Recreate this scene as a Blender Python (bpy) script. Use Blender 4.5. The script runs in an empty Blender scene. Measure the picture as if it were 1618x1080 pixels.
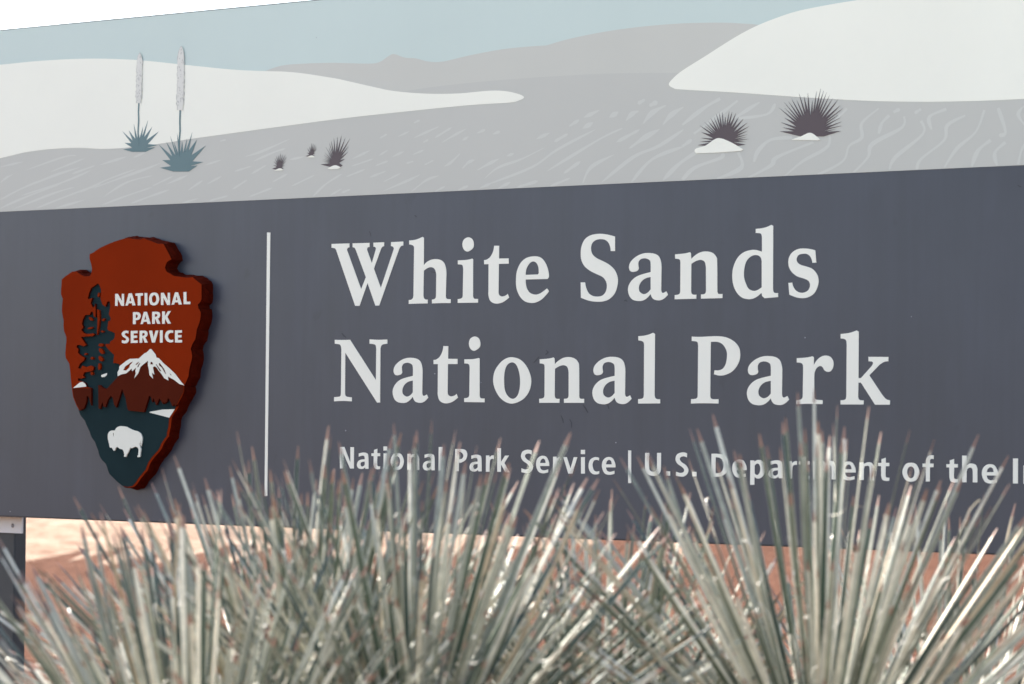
import bpy, math, random
from mathutils import Vector, Matrix
from mathutils.geometry import tessellate_polygon

S = bpy.context.scene
COL = S.collection
random.seed(7)
R = math.radians

# ------------------------------------------------------------------ camera
FPX = 5000.0            # focal length in photograph pixels (photo is 1618 wide)
EYE = 1.10
ROLL = 0.0095
PITCH = math.atan((6543*math.sin(ROLL) + 56*math.cos(ROLL)) / FPX)
_F = Vector((0, math.cos(PITCH), math.sin(PITCH)))
_U = Vector((0, -math.sin(PITCH), math.cos(PITCH)))
_R = Vector((1, 0, 0))
CR = _R*math.cos(ROLL) + _U*math.sin(ROLL)
CU = _U*math.cos(ROLL) - _R*math.sin(ROLL)
CF = _F
CAM = Vector((0, 0, EYE))
cam = bpy.data.cameras.new('camera')
cam.sensor_width = 36.0
cam.lens = FPX/1618*36
cam.clip_end = 5000
cam.clip_start = 0.05
cam.dof.use_dof = True
cam.dof.focus_distance = 8.0
cam.dof.aperture_fstop = 6.3
co = bpy.data.objects.new('camera', cam)
COL.objects.link(co)
m3 = Matrix((CR, CU, -CF)).transposed()
co.matrix_world = Matrix.Translation(CAM) @ m3.to_4x4()
S.camera = co

# ------------------------------------------------------------------ light
SUN_AZ = -48.5      # degrees from +Y towards +X
SUN_EL = 47.0
w = bpy.data.worlds.new('World'); S.world = w; w.use_nodes = True
nt = w.node_tree
sky = nt.nodes.new('ShaderNodeTexSky'); sky.sky_type = 'NISHITA'; sky.sun_disc = False
sky.sun_elevation = R(SUN_EL); sky.sun_rotation = R(SUN_AZ)
sky.air_density = 1.0; sky.dust_density = 2.5; sky.ozone_density = 1.0
bg = nt.nodes['Background']; bg.inputs['Strength'].default_value = 0.11
nt.links.new(sky.outputs[0], bg.inputs['Color'])
sd = bpy.data.lights.new('sun', 'SUN'); sd.energy = 4.0; sd.angle = R(0.55); sd.color = (1, .94, .86)
so = bpy.data.objects.new('sun', sd); COL.objects.link(so)
sv = Vector((math.sin(R(SUN_AZ))*math.cos(R(SUN_EL)), math.cos(R(SUN_AZ))*math.cos(R(SUN_EL)), math.sin(R(SUN_EL))))
so.rotation_euler = (-sv).to_track_quat('-Z', 'Y').to_euler()
so.location = sv*20
S.view_settings.view_transform = 'Standard'
S.view_settings.look = 'None'
S.view_settings.exposure = 1.86
S.view_settings.gamma = 1
S.view_settings.use_curve_mapping = False

# ------------------------------------------------------------------ the sign's plane
def ray(px, py):
    return CF*FPX + CR*(px-809) + CU*(540-py)
_d = ray(-5734, 596); _d.z = 0; _d.normalize()
EX = -_d                                    # along the sign, to the right
EY = Vector((-EX.y, EX.x, 0))               # into the sign
P0 = CAM + ray(809, 658)*(8.0/FPX); P0.z = 0
def uv(px, py, d=0.0):
    """point of the sign's front (d metres proud of it) seen at a photo pixel -> (u, v)"""
    r = ray(px, py)
    t = ((P0 - CAM).dot(EY) - d) / r.dot(EY)
    p = CAM + r*t
    return ((p-P0).dot(EX), p.z)
def at(px, py, depth):
    return CAM + ray(px, py)*(depth/FPX)

# ------------------------------------------------------------------ materials
def srgb(r, g, b):
    f = lambda c: (c/255/12.92) if c/255 <= .04045 else ((c/255+.055)/1.055)**2.4
    return (f(r), f(g), f(b), 1)
def mat(name, col, rough=.5, spec=.5, noise=0, nscale=8, bump=0, bscale=60, coat=0, streak=False):
    m = bpy.data.materials.new(name); m.use_nodes = True
    n = m.node_tree; p = n.nodes['Principled BSDF']
    p.inputs['Base Color'].default_value = col
    p.inputs['Roughness'].default_value = rough
    p.inputs['Specular IOR Level'].default_value = spec
    p.inputs['Coat Weight'].default_value = coat
    tc = n.nodes.new('ShaderNodeTexCoord')
    src = tc.outputs['Object']
    if noise:
        mp = n.nodes.new('ShaderNodeMapping')
        if streak: mp.inputs['Scale'].default_value = (1, 1, .25)
        n.links.new(src, mp.inputs['Vector'])
        t = n.nodes.new('ShaderNodeTexNoise'); t.inputs['Scale'].default_value = nscale
        t.inputs['Detail'].default_value = 6; t.inputs['Roughness'].default_value = .6
        n.links.new(mp.outputs[0], t.inputs['Vector'])
        mr = n.nodes.new('ShaderNodeMapRange')
        mr.inputs['From Min'].default_value = .3; mr.inputs['From Max'].default_value = .7
        mr.inputs['To Min'].default_value = 1-noise; mr.inputs['To Max'].default_value = 1+noise
        n.links.new(t.outputs['Fac'], mr.inputs['Value'])
        mx = n.nodes.new('ShaderNodeVectorMath'); mx.operation = 'SCALE'
        mx.inputs[0].default_value = col[:3]
        n.links.new(mr.outputs[0], mx.inputs['Scale'])
        n.links.new(mx.outputs[0], p.inputs['Base Color'])
    if bump:
        t = n.nodes.new('ShaderNodeTexNoise'); t.inputs['Scale'].default_value = bscale
        t.inputs['Detail'].default_value = 4
        n.links.new(src, t.inputs['Vector'])
        b = n.nodes.new('ShaderNodeBump'); b.inputs['Strength'].default_value = bump
        b.inputs['Distance'].default_value = .002
        n.links.new(t.outputs['Fac'], b.inputs['Height'])
        n.links.new(b.outputs[0], p.inputs['Normal'])
    return m

M = {}
M['white'] = mat('white vinyl', (.79, .795, .67, 1), .45, noise=.015, nscale=5)
M['dune'] = mat('printed white sand', (.80, .805, .67, 1), .5, noise=.02, nscale=3)
M['artsky'] = mat('printed pale blue', (.51, .605, .54, 1), .5, noise=.02, nscale=2)
M['hill'] = mat('printed warm grey', (.51, .515, .44, 1), .5, noise=.02, nscale=2)
M['sand'] = mat('printed mid grey', (.475, .48, .415, 1), .5, noise=.02, nscale=2)
M['ripple'] = mat('printed light grey', (.53, .54, .47, 1), .5, noise=.02, nscale=2)
M['teal'] = mat('printed teal', (.095, .17, .172, 1), .5)
M['umber'] = mat('printed umber', (.07, .05, .052, 1), .5)
M['bloom'] = mat('printed bloom', (.64, .64, .56, 1), .5)
M['bloom_dark'] = mat('printed bloom shade', (.47, .47, .41, 1), .5)
M['trim'] = mat('black edge', (.015, .012, .014, 1), .5)
M['post'] = mat('dark post paint', (.028, .034, .036, 1), .5, noise=.2, nscale=9, bump=.2)
M['bracket'] = mat('white painted bracket', (.66, .65, .61, 1), .45, noise=.05, nscale=20)
M['steel'] = mat('screw steel', (.35, .34, .33, 1), .35)
M['steel'].node_tree.nodes['Principled BSDF'].inputs['Metallic'].default_value = .9
M['red'] = mat('arrowhead red paint', (.19, .017, .001, 1), .75, spec=.03, noise=.07, nscale=6, bump=.25, bscale=40)
M['side'] = mat('arrowhead red shaded', (.062, .0045, .0008, 1), .75, spec=.04, noise=.25, nscale=14, bump=.4, bscale=40)  # same red paint, darkened to stand for shade on rims and recess walls
M['green'] = mat('arrowhead dark green paint', (.011, .026, .028, 1), .75, spec=.05, noise=.1, nscale=10, bump=.15, bscale=50)
M['brown'] = mat('arrowhead brown paint', (.066, .0085, .002, 1), .75, spec=.04, noise=.08, nscale=9, bump=.15, bscale=50)
M['snow'] = mat('arrowhead white paint', (.70, .715, .60, 1), .5)

# panel face: satin blue-grey with scuffs and smudges
def panel_mat():
    m = mat('satin slate panel', (.052, .055, .078, 1), .34, spec=.55)
    n = m.node_tree; p = n.nodes['Principled BSDF']; tc = n.nodes['Texture Coordinate']
    def noise(scale, detail, mapping=None, rough=.6):
        mp = n.nodes.new('ShaderNodeMapping')
        if mapping: mp.inputs['Scale'].default_value = mapping
        n.links.new(tc.outputs['Object'], mp.inputs['Vector'])
        t = n.nodes.new('ShaderNodeTexNoise'); t.inputs['Scale'].default_value = scale
        t.inputs['Detail'].default_value = detail; t.inputs['Roughness'].default_value = rough
        n.links.new(mp.outputs[0], t.inputs['Vector']); return t.outputs['Fac']
    def rng(v, a, b, c, d):
        mr = n.nodes.new('ShaderNodeMapRange')
        for k, x in zip(('From Min', 'From Max', 'To Min', 'To Max'), (a, b, c, d)): mr.inputs[k].default_value = x
        n.links.new(v, mr.inputs['Value']); return mr.outputs[0]
    def mul(a, b):
        x = n.nodes.new('ShaderNodeMath'); x.operation = 'MULTIPLY'
        n.links.new(a, x.inputs[0]); n.links.new(b, x.inputs[1]); return x.outputs[0]
    broad = rng(noise(2.2, 5, (1, 1, .6)), .3, .7, .86, 1.15)
    streaks = rng(noise(34, 3, (1, 1, .05)), .3, .7, .94, 1.05)
    scuff = rng(noise(13, 3, (1, 1, .8), .6), .66, .76, 1, .80)
    pale = rng(noise(4, 4, (1.4, 1, .5), .6), .56, .72, 1, 1.14)
    v = mul(mul(broad, streaks), mul(scuff, pale))
    mx = n.nodes.new('ShaderNodeVectorMath'); mx.operation = 'SCALE'
    mx.inputs[0].default_value = (.039, .045, .060)
    n.links.new(v, mx.inputs['Scale']); n.links.new(mx.outputs[0], p.inputs['Base Color'])
    rr = rng(noise(6, 7, (1, 1, .5), .7), .3, .7,  .29, .38)
    n.links.new(rr, p.inputs['Roughness'])
    return m
M['panel'] = panel_mat()

def ground_mat(name, c1, c2, c3, scale):
    m = bpy.data.materials.new(name); m.use_nodes = True
    n = m.node_tree; p = n.nodes['Principled BSDF']; p.inputs['Roughness'].default_value = .85
    p.inputs['Specular IOR Level'].default_value = .03
    tc = n.nodes.new('ShaderNodeTexCoord')
    v = n.nodes.new('ShaderNodeTexVoronoi'); v.inputs['Scale'].default_value = scale
    n.links.new(tc.outputs['Object'], v.inputs['Vector'])
    t = n.nodes.new('ShaderNodeTexNoise'); t.inputs['Scale'].default_value = .6; t.inputs['Detail'].default_value = 7
    n.links.new(tc.outputs['Object'], t.inputs['Vector'])
    cr = n.nodes.new('ShaderNodeValToRGB')
    cr.color_ramp.elements[0].color = c1; cr.color_ramp.elements[0].position = .25
    cr.color_ramp.elements[1].color = c2; cr.color_ramp.elements[1].position = .8
    sx = n.nodes.new('ShaderNodeSeparateColor'); n.links.new(v.outputs['Color'], sx.inputs[0])
    n.links.new(sx.outputs[0], cr.inputs[0])
    mx = n.nodes.new('ShaderNodeMix'); mx.data_type = 'RGBA'
    n.links.new(t.outputs['Fac'], mx.inputs[0]); n.links.new(cr.outputs[0], mx.inputs[6]); mx.inputs[7].default_value = c3
    n.links.new(mx.outputs[2], p.inputs['Base Color'])
    b = n.nodes.new('ShaderNodeBump'); b.inputs['Strength'].default_value = .9; b.inputs['Distance'].default_value = .02
    n.links.new(v.outputs['Distance'], b.inputs['Height']); n.links.new(b.outputs[0], p.inputs['Normal'])
    return m
M['gravel'] = ground_mat('red gravel', (.045, .017, .009, 1), (.155, .075, .046, 1), (.082, .036, .021, 1), 16)
M['path'] = ground_mat('pink gravel', (.11, .055, .036, 1), (.45, .35, .265, 1), (.21, .135, .09, 1), 9)
M['added_asphalt'] = ground_mat('added_asphalt', (.035, .035, .037, 1), (.075, .073, .07, 1), (.05, .049, .048, 1), 60)
M['soil'] = ground_mat('pale sand', (.50, .46, .42, 1), (.68, .64, .60, 1), (.62, .58, .53, 1), 22)

# ------------------------------------------------------------------ mesh helpers
def setp(o, label=None, cat=None, group=None, kind=None):
    if label: o['label'] = label
    if cat: o['category'] = cat
    if group: o['group'] = group
    if kind: o['kind'] = kind
    return o
def link(name, me, parent=None, m=None):
    o = bpy.data.objects.new(name, me); COL.objects.link(o)
    if m is not None and me is not None and len(me.materials) == 0:
        for x in (m if isinstance(m, (list, tuple)) else [m]): me.materials.append(x)
    if parent is not None: o.parent = parent
    return o
def mesh(name, v, f, mi=None):
    me = bpy.data.meshes.new(name); me.from_pydata(v, [], f); me.update()
    if mi: me.polygons.foreach_set('material_index', mi)
    return me
def box(name, x0, x1, y0, y1, z0, z1, parent, m, bevel=0):
    b = bevel
    if b:
        v = []; 
        prof = [(x0+b, y0), (x1-b, y0), (x1, y0+b), (x1, y1-b), (x1-b, y1), (x0+b, y1), (x0, y1-b), (x0, y0+b)]
        for z in (z0, z1): v += [(x, y, z) for x, y in prof]
        f = [(i, (i+1) % 8, 8+(i+1) % 8, 8+i) for i in range(8)] + [tuple(range(7, -1, -1)), tuple(range(8, 16))]
    else:
        v = [(x0, y0, z0), (x1, y0, z0), (x1, y1, z0), (x0, y1, z0), (x0, y0, z1), (x1, y0, z1), (x1, y1, z1), (x0, y1, z1)]
        f = [(0, 3, 2, 1), (4, 5, 6, 7), (0, 1, 5, 4), (1, 2, 6, 5), (2, 3, 7, 6), (3, 0, 4, 7)]
    return link(name, mesh(name, v, f), parent, m)

def parse(s):
    out = []
    for tok in s.split():
        sm = tok.endswith('*'); tok = tok.rstrip('*')
        x, y = tok.split(','); out.append((float(x), float(y), sm))
    return out
def cat_rom(p, k=4):
    """open catmull-rom through p, endpoints kept"""
    out = []
    q = [p[0]] + p + [p[-1]]
    for i in range(1, len(q)-2):
        a, b, c, d = q[i-1], q[i], q[i+1], q[i+2]
        for j in range(k):
            t = j/k; t2 = t*t; t3 = t2*t
            out.append(tuple(.5*((2*b[z]) + (-a[z]+c[z])*t + (2*a[z]-5*b[z]+4*c[z]-d[z])*t2 + (-a[z]+3*b[z]-3*c[z]+d[z])*t3) for z in (0, 1)))
    return out
def smooth(pts, k=4):
    """closed contour of (x, y, smooth)"""
    n = len(pts)
    c = [i for i in range(n) if not pts[i][2]]
    if not c:
        p = [q[:2] for q in pts]; e = p[-2:]+p+p[:3]
        out = []
        for i in range(n):
            a, b, cc, d = e[i+1], e[i+2], e[i+3], e[i+4]
            for j in range(k):
                t = j/k; t2 = t*t; t3 = t2*t
                out.append(tuple(.5*((2*b[z]) + (-a[z]+cc[z])*t + (2*a[z]-5*b[z]+4*cc[z]-d[z])*t2 + (-a[z]+3*b[z]-3*cc[z]+d[z])*t3) for z in (0, 1)))
        return out
    pts = pts[c[0]:] + pts[:c[0]]; pts = pts + [pts[0]]
    out = []; run = [pts[0][:2]]
    for q in pts[1:]:
        run.append(q[:2])
        if not q[2]:
            out += [run[0]] if len(run) == 2 else cat_rom(run, k)
            run = [q[:2]]
    return out

CROPS = {}
def crop(k, ox, oy, s): CROPS[k] = (ox, oy, s)
crop('A', 515, 350, 7.705); crop('B', 710, 350, 7.705); crop('C', 900, 350, 7.705); crop('D', 1100, 350, 7.705)
crop('E', 515, 515, 7.705); crop('F', 1080, 515, 7.705); crop('G', 1220, 515, 7.705); crop('H', 840, 515, 7.705)
crop('O', 700, 515, 7.705)
crop('s1', 530, 695, 8.989); crop('s2', 700, 695, 8.989); crop('s3', 870, 695, 11.557)
crop('u', 985, 700, 13.493); crop('d1', 1040, 700, 10.787); crop('d2', 1180, 700, 10.787)
crop('d3', 1320, 700, 7.705); crop('d4', 1500, 720, 13.71)
crop('T', 170, 450, 10.8); crop('R1', 90, 365, 6.472); crop('R2', 90, 520, 6.472); crop('R3', 110, 640, 7.035)
crop('SN', 180, 545, 12.446); crop('BI', 160, 660, 14.4)
crop('A1', 0, 0, 2.996); crop('A2', 540, 0, 2.996); crop('A3', 1078, 0, 2.996)
def px(k, x, y):
    ox, oy, s = CROPS[k]; return (ox+x/s, oy+y/s)
def chunk(*parts):
    """('R1', 'pts', 'R2', 'pts' ...) -> photo-pixel points"""
    out = []
    for k, s in zip(parts[::2], parts[1::2]):
        out += [px(k, x, y) + (sm,) for x, y, sm in parse(s)]
    return out
def contour(parts, d, k=4):
    return [uv(x, y, d) for x, y in smooth(chunk(*parts), k)]

def slab(name, contours, d0, d1, parent, m, side=None):
    """flat piece with outline contours[0] and holes, front face d1 proud of the sign, sides down to d0"""
    flat = [p for c in contours for p in c]
    tris = tessellate_polygon([[Vector((p[0], p[1], 0)) for p in c] for c in contours])
    v = [(p[0], -d1, p[1]) for p in flat]
    f = []; mi = []
    for t in tris:
        a, b, c = (flat[i] for i in t)
        ar = (b[0]-a[0])*(c[1]-a[1]) - (b[1]-a[1])*(c[0]-a[0])
        if abs(ar) < 1e-12: continue
        f.append(tuple(t) if ar > 0 else tuple(reversed(t))); mi.append(0)
    n = len(flat); v += [(p[0], -d0, p[1]) for p in flat]
    o = 0
    for ci, c in enumerate(contours):
        L = len(c)
        ar = sum(c[i][0]*c[(i+1) % L][1]-c[(i+1) % L][0]*c[i][1] for i in range(L))
        ccw = (ar > 0) == (ci == 0)
        for i in range(L):
            a, b = o+i, o+(i+1) % L
            f.append((b, a, a+n, b+n) if ccw else (a, b, b+n, a+n)); mi.append(1 if side else 0)
        o += L
    return link(name, mesh(name, v, f, mi), parent, [m, side] if side else m)

# ------------------------------------------------------------------ ground
def sheet(name, pts, z, m, label=None):
    o = link(name, mesh(name, [(x, y, z) for x, y in pts], [tuple(range(len(pts)))]), None, m)
    setp(o, label, None, None, 'structure'); return o
sheet('ground', [(-1500, -1500), (1500, -1500), (1500, 1500), (-1500, 1500)], 0, M['soil'], 'pale sandy ground in full sun')
rb = random.Random(11)
edge = []
for i in range(601):
    x = -45+75*i/600
    edge.append((x, 26.75+x*1.13/(1+abs(x)*.06) + .35*math.sin(x*1.7)+.2*math.sin(x*4.1+1)+rb.gauss(0, 1.7)))
sheet('gravel_bed', [(-45, 5.5), (-7.5, 5.0), (-4.2, 3.9), (-1.5, 3.1), (2.5, 2.7), (6, 2.6), (30, 2.4)] + edge[::-1], .004, M['gravel'], 'red gravel bed around the sign and yuccas')  # carried far left, out of view, to redden the panel's reflection
sheet('path', edge + [(30, 75), (-45, 75)], .004, M['path'], 'pale pinkish gravel path behind the sign')
sheet('added_road', [(-300, -90), (300, -90), (300, 1.6), (4.5, 2.0), (2.6, 1.2), (1.2, -6), (-9, -8), (-14, .5), (-300, .5)], .004, M['added_asphalt'], 'unseen dark ground added to darken the emblem sides and panel reflections')  # out of view; added to darken the emblem's right sides and the panel's reflections

# ------------------------------------------------------------------ the sign
sign = bpy.data.objects.new('park_sign', None); COL.objects.link(sign)
sign.location = P0
sign.rotation_euler = (0, 0, math.atan2(EX.y, EX.x))
setp(sign, 'long slate grey park entrance sign with dune picture and white lettering behind the yuccas', 'sign')

UL = uv(-170, 600)[0]; UR = uv(2060, 600)[0]
VT = uv(240, 46.4-.0959*240)[1]; VA = uv(809, 333.8-.0450*809)[1]; VB = uv(809, 815.3+.0382*809)[1]
TH = .05
panel = box('panel', UL, UR, .0, TH, VB+.003, VT-.003, sign, M['panel'])
box('edge_trim', UL, UR, -.0008, TH+.001, VB-.0012, VB+.003, sign, M['trim'])
box('edge_trim', UL, UR, -.0008, TH+.001, VT-.003, VT-.0012, sign, M['trim'])

# --- printed picture, thin vinyl layers
def rect(u0, u1, v0, v1): return [(u0, v0), (u1, v0), (u1, v1), (u0, v1)]
art = slab('dune_picture', [rect(UL, UR, VA, VT-.0032)], 0, .0004, sign, M['artsky'])
setp(art, 'printed dune landscape across the top of the sign')
def layer(name, parts, m, d, k=4, holes=(), clamp=True):
    cs = [contour(parts, d, k)] + [contour(h, d, k) for h in holes]
    if clamp: cs = [[(min(max(u, UL), UR), min(max(v, VA), VT-.0034)) for u, v in c] for c in cs]
    return slab(name, cs, d-.0003, d, art, m)
layer('printed_hill', ('A1', '1230,345 1330,310* 1440,300* 1560,296*', 'A2', '0,297* 130,300* 180,292* 225,262* 250,255* 300,272* 350,275* 410,290* 480,290* 600,262* 760,232* 900,218* 968,214 1080,182* 1250,148* 1420,125* 1600,110*', 'A3', '160,106* 280,110* 400,124* 700,200 700,400', 'A2', '1618,500 0,500', 'A1', '1300,450'), M['hill'], .0008)
gl = 'A1', '-520,560 0,560 1618,520', 'A2', '200,450 290,432 450,408* 700,382* 1000,360* 1300,346* 1618,343', 'A3', '400,350 1600,400 3000,400 3000,1200', 'A1', '-520,1200'
layer('printed_sand', gl, M['sand'], .0012)
layer('printed_dune', ('A1', '-520,352 -250,325* 0,305* 150,290* 300,280* 450,276* 600,280* 700,287* 900,308* 1100,328* 1250,335* 1350,338* 1450,348* 1600,372*', 'A2', '0,376* 150,410* 250,430* 400,442* 550,441* 700,428* 780,431* 840,445* 863,460* 840,474* 790,485* 600,497* 300,527* 0,560*', 'A1', '1300,602* 900,657* 780,676* 600,698* 480,704* 380,699* 250,704* 120,720* 0,748* -520,860'), M['dune'], .0016)
layer('printed_dune', ('A3', '0,333* 100,270* 250,175* 350,122* 450,82* 550,50* 700,20* 840,-3* 1050,-40* 1300,-75* 1800,-120* 3000,-200 3000,370 2400,412* 1900,446* 1618,467* 1350,478* 1100,481* 850,475* 550,458* 250,437* 0,423*', 'A2', '1570,416* 1548,398* 1568,370*'), M['dune'], .0016)

RIP = {
'A1': "0,790 60,775 110,765|0,865 30,840 60,825|0,945 100,892 200,850|120,805 300,742 360,735|240,812 400,748|470,780 600,740|60,910 250,832 380,790|100,925 300,860 430,805|0,985 120,932 290,868|60,990 250,915 350,885|170,985 330,922 480,868|260,985 400,945|380,910 500,852 640,800|440,890 560,845 700,795 760,770|630,745 720,705|340,822 450,782|490,930 600,862 720,830|480,970 600,925 720,885|620,962 700,932 800,897|720,880 820,832|790,870 890,827|890,900 960,852|980,870 1050,832|970,780 1050,755|1110,810 1190,785|1190,822 1260,780|1100,895 1170,850|1180,930 1290,887|1200,762 1290,722 1350,702|1160,740 1240,715 1370,657|1290,860 1360,822|1370,755 1440,740|1380,880 1490,827|1480,930 1540,872 1618,822|1560,925 1618,892|1040,667 1070,660|860,962 940,937|990,950 1080,925|-480,900 -300,850 -150,830|-400,960 -200,900 -60,850|-200,980 -50,930",
'A2': "1520,852 1600,772 1700,705|1370,862 1470,752 1618,692|1230,862 1380,742 1500,690 1618,612|1140,867 1180,790 1290,730|1050,820 1130,762|970,810 1080,742 1230,652 1330,605|1300,672 1410,612|1360,702 1430,652 1505,610|1520,590 1560,542 1618,505|1425,585 1470,532 1535,497|1345,570 1375,537 1405,525|1265,555 1310,528|1145,555 1220,520|1075,597 1125,565|1140,607 1190,578|1005,670 1070,632|920,657 985,627|675,845 740,792 850,752 960,697|690,872 900,790 1020,707 1200,612|640,805 700,772 745,750|570,797 600,767 630,755|485,787 520,765 560,725|390,780 435,757|305,772 340,762|780,738 815,725|715,634 750,620|640,629 680,612|570,664 600,645|475,673 530,640 590,608|440,651 520,602|340,652 410,620 460,598|385,673 410,660|340,581 370,567|265,646 320,620|180,653 215,633|335,731 390,708|240,741 295,715|160,783 220,760|175,736 220,708|50,751 135,710|45,786 150,750|20,836 110,800|130,839 210,808|195,861 280,818|190,906 320,850 370,825|330,906 400,852 460,830|440,906 490,880|550,899 600,878|650,891 710,865|740,891 800,860|830,886 930,855|985,881 1080,842|0,911 40,895|1400,490 1435,470|1455,500 1495,480",
'A3': "0,590 100,512 180,465|55,632 160,555 262,475|195,592 290,530 365,483|260,560 400,540 440,490|0,692 45,660|0,850 60,792 180,747 190,725|165,845 280,792 265,720|340,765 360,712 420,660 520,650|310,842 420,782 450,742 620,672|480,837 570,762 690,690 700,602 780,512|640,827 760,762 790,690 850,650 850,582 930,512|810,817 880,742 900,680 1040,602 1050,550|930,632 945,582 980,545|1000,530 1030,515|1100,535 1130,515|980,802 1010,742 1140,632 1130,570|1110,802 1130,752 1240,662 1255,592 1340,545|1180,612 1170,552 1250,515|1240,792 1300,702 1390,622 1430,520|1370,787 1400,712 1460,662|1500,640 1530,622 1495,510|1490,782 1480,722 1530,672|1590,777 1610,702 1660,642|1620,590 1590,540 1618,500|1720,770 1760,692 1850,622 1880,520|1860,765 1920,682 2000,602|2050,760 2100,652 2200,562|2250,755 2300,650 2420,540|2500,745 2560,640 2700,520",
}
WID = {'A1': 9, 'A2': 13, 'A3': 16}
rr = random.Random(3)
for k, s in RIP.items():
    for line in s.split('|'):
        p = [(x, y) for x, y, _ in parse(line)]
        q = cat_rom(p, 5) + [p[-1]]
        base = WID[k]
        if k == 'A2': base = 9 + 12*max(0, p[0][0]-300)/1300
        wv = base*rr.uniform(.8, 1.15); ph = rr.uniform(0, 6)
        L = []; Rr = []
        n = len(q)
        for i, (x, y) in enumerate(q):
            a = q[max(i-1, 0)]; b = q[min(i+1, n-1)]
            dx, dy = b[0]-a[0], b[1]-a[1]; l = math.hypot(dx, dy) or 1
            t = i/(n-1)
            hw = wv*.5*(.12+.88*math.sin(math.pi*min(max(t, .0), 1))**.6)*(1+.3*math.sin(ph+t*9))
            if k == 'A3': hw = wv*.5*(.35+.65*math.sin(math.pi*(.15+.7*t))**.8)*(1+.28*math.sin(ph+t*9))
            L.append((x-dy/l*hw, y+dx/l*hw)); Rr.append((x+dy/l*hw, y-dx/l*hw))
        c = [uv(*px(k, *z), .0016) for z in L+Rr[::-1]]
        c = [(min(max(u, UL), UR), max(v, VA)) for u, v in c]
        RD = globals().get('RD', .00124) + .0000014
        slab('printed_ripple', [c], RD-.00003, RD, art, M['ripple'])

def fan(name, k, cx, cy, tips, base, m, fr=.5):
    P = []
    n = len(tips)
    for i, t in enumerate(tips):
        if i:
            a = tips[i-1]
            mx, my = (a[0]+t[0])/2, (a[1]+t[1])/2
            f = fr*rr.uniform(.85, 1.12)
            P.append((cx+(mx-cx)*f, cy+(my-cy)*f))
        P.append(t)
    P += base
    slab(name, [[uv(*px(k, *p), .002) for p in P]], .0016, .002, art, m)
def pts(s): return [(x, y) for x, y, _ in parse(s)]
fan('printed_yucca', 'A1', 657, 705, pts('583,706 590,675 579,620 610,617 633,585 652,610 676,600 700,570 720,600 752,621 745,685 735,696'), [(690, 718), (625, 718)], M['teal'])
fan('printed_yucca', 'A1', 857, 795, pts('757,793 768,757 752,684 787,672 806,645 822,672 838,630 862,670 885,655 910,625 932,660 974,688 962,766 935,782'), [(893, 811), (820, 811)], M['teal'])
# leaves of the dark yuccas: many fine blades
def fine(k, cx, cy, env, base, n, fr=.52):
    tips = []
    for i in range(n):
        t = i/(n-1)*(len(env)-1); j = min(int(t), len(env)-2); f = t-j
        x = env[j][0]*(1-f)+env[j+1][0]*f; y = env[j][1]*(1-f)+env[j+1][1]*f
        s = rr.uniform(.80, 1.02) if i % 2 else rr.uniform(.95, 1.04)
        tips.append((cx+(x-cx)*s, cy+(y-cy)*s))
    fan('printed_shrub', k, cx, cy, tips, base, M['umber'], fr)
fine('A3', 197, 668, pts('72,686 86,648 78,580 112,575 140,543 172,530 205,535 240,523 280,545 320,586 305,632 316,655 306,684'), [(260, 690), (120, 690)], 27)
fine('A3', 608, 632, pts('458,620 468,575 450,493 490,480 525,456 566,428 615,440 656,420 690,430 722,462 768,498 745,550 762,590 748,619'), [(670, 645), (560, 645)], 29)
fine('A1', 1322, 790, pts('1287,798 1293,770 1300,748 1312,733 1328,722 1345,730 1361,736 1350,775 1342,796'), [(1335, 802), (1305, 802)], 13, .42)
fine('A1', 1474, 732, pts('1447,738 1450,712 1462,688 1476,673 1490,680 1504,683 1495,715 1490,738'), [(1485, 741), (1462, 741)], 11, .42)
fine('A1', 1588, 772, pts('1516,777 1524,766 1519,752 1534,744 1531,728 1545,718 1543,698 1556,688 1562,668 1580,650 1604,636 1628,648 1658,652 1650,700 1640,740 1622,782'), [(1610, 790), (1565, 790)], 21, .42)
for k, s in (('A3', '58,715 65,702* 110,688* 150,660* 180,653* 230,672* 288,705 280,713 150,722* 65,724'), ('A3', '515,660 560,645* 605,627* 640,648* 652,660 640,663'), ('A1', '1298,806 1325,795* 1342,803 1330,806'), ('A1', '1453,743 1475,734* 1492,742 1480,744'), ('A1', '1550,796 1585,781* 1614,791 1600,798 1565,800')):
    slab('printed_mound', [contour((k, s), .0024)], .002, .0024, art, M['dune'])
def pline(name, k, p, w, m, d=.0024):
    n = len(p); L = []; Q = []
    for i, (x, y) in enumerate(p):
        a = p[max(i-1, 0)]; b = p[min(i+1, n-1)]; dx, dy = b[0]-a[0], b[1]-a[1]; l = math.hypot(dx, dy)
        L.append((x-dy/l*w/2, y+dx/l*w/2)); Q.append((x+dy/l*w/2, y-dx/l*w/2))
    slab(name, [[uv(*px(k, *z), d) for z in L+Q[::-1]]], .0016, d, art, m)
pline('printed_stalk', 'A1', [(657, 480), (655, 530), (656, 570), (653, 620), (655, 690)], 6, M['teal'])
pline('printed_stalk', 'A1', [(853, 510), (851, 570), (852, 620), (848, 660), (846, 740)], 7, M['teal'])
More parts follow.
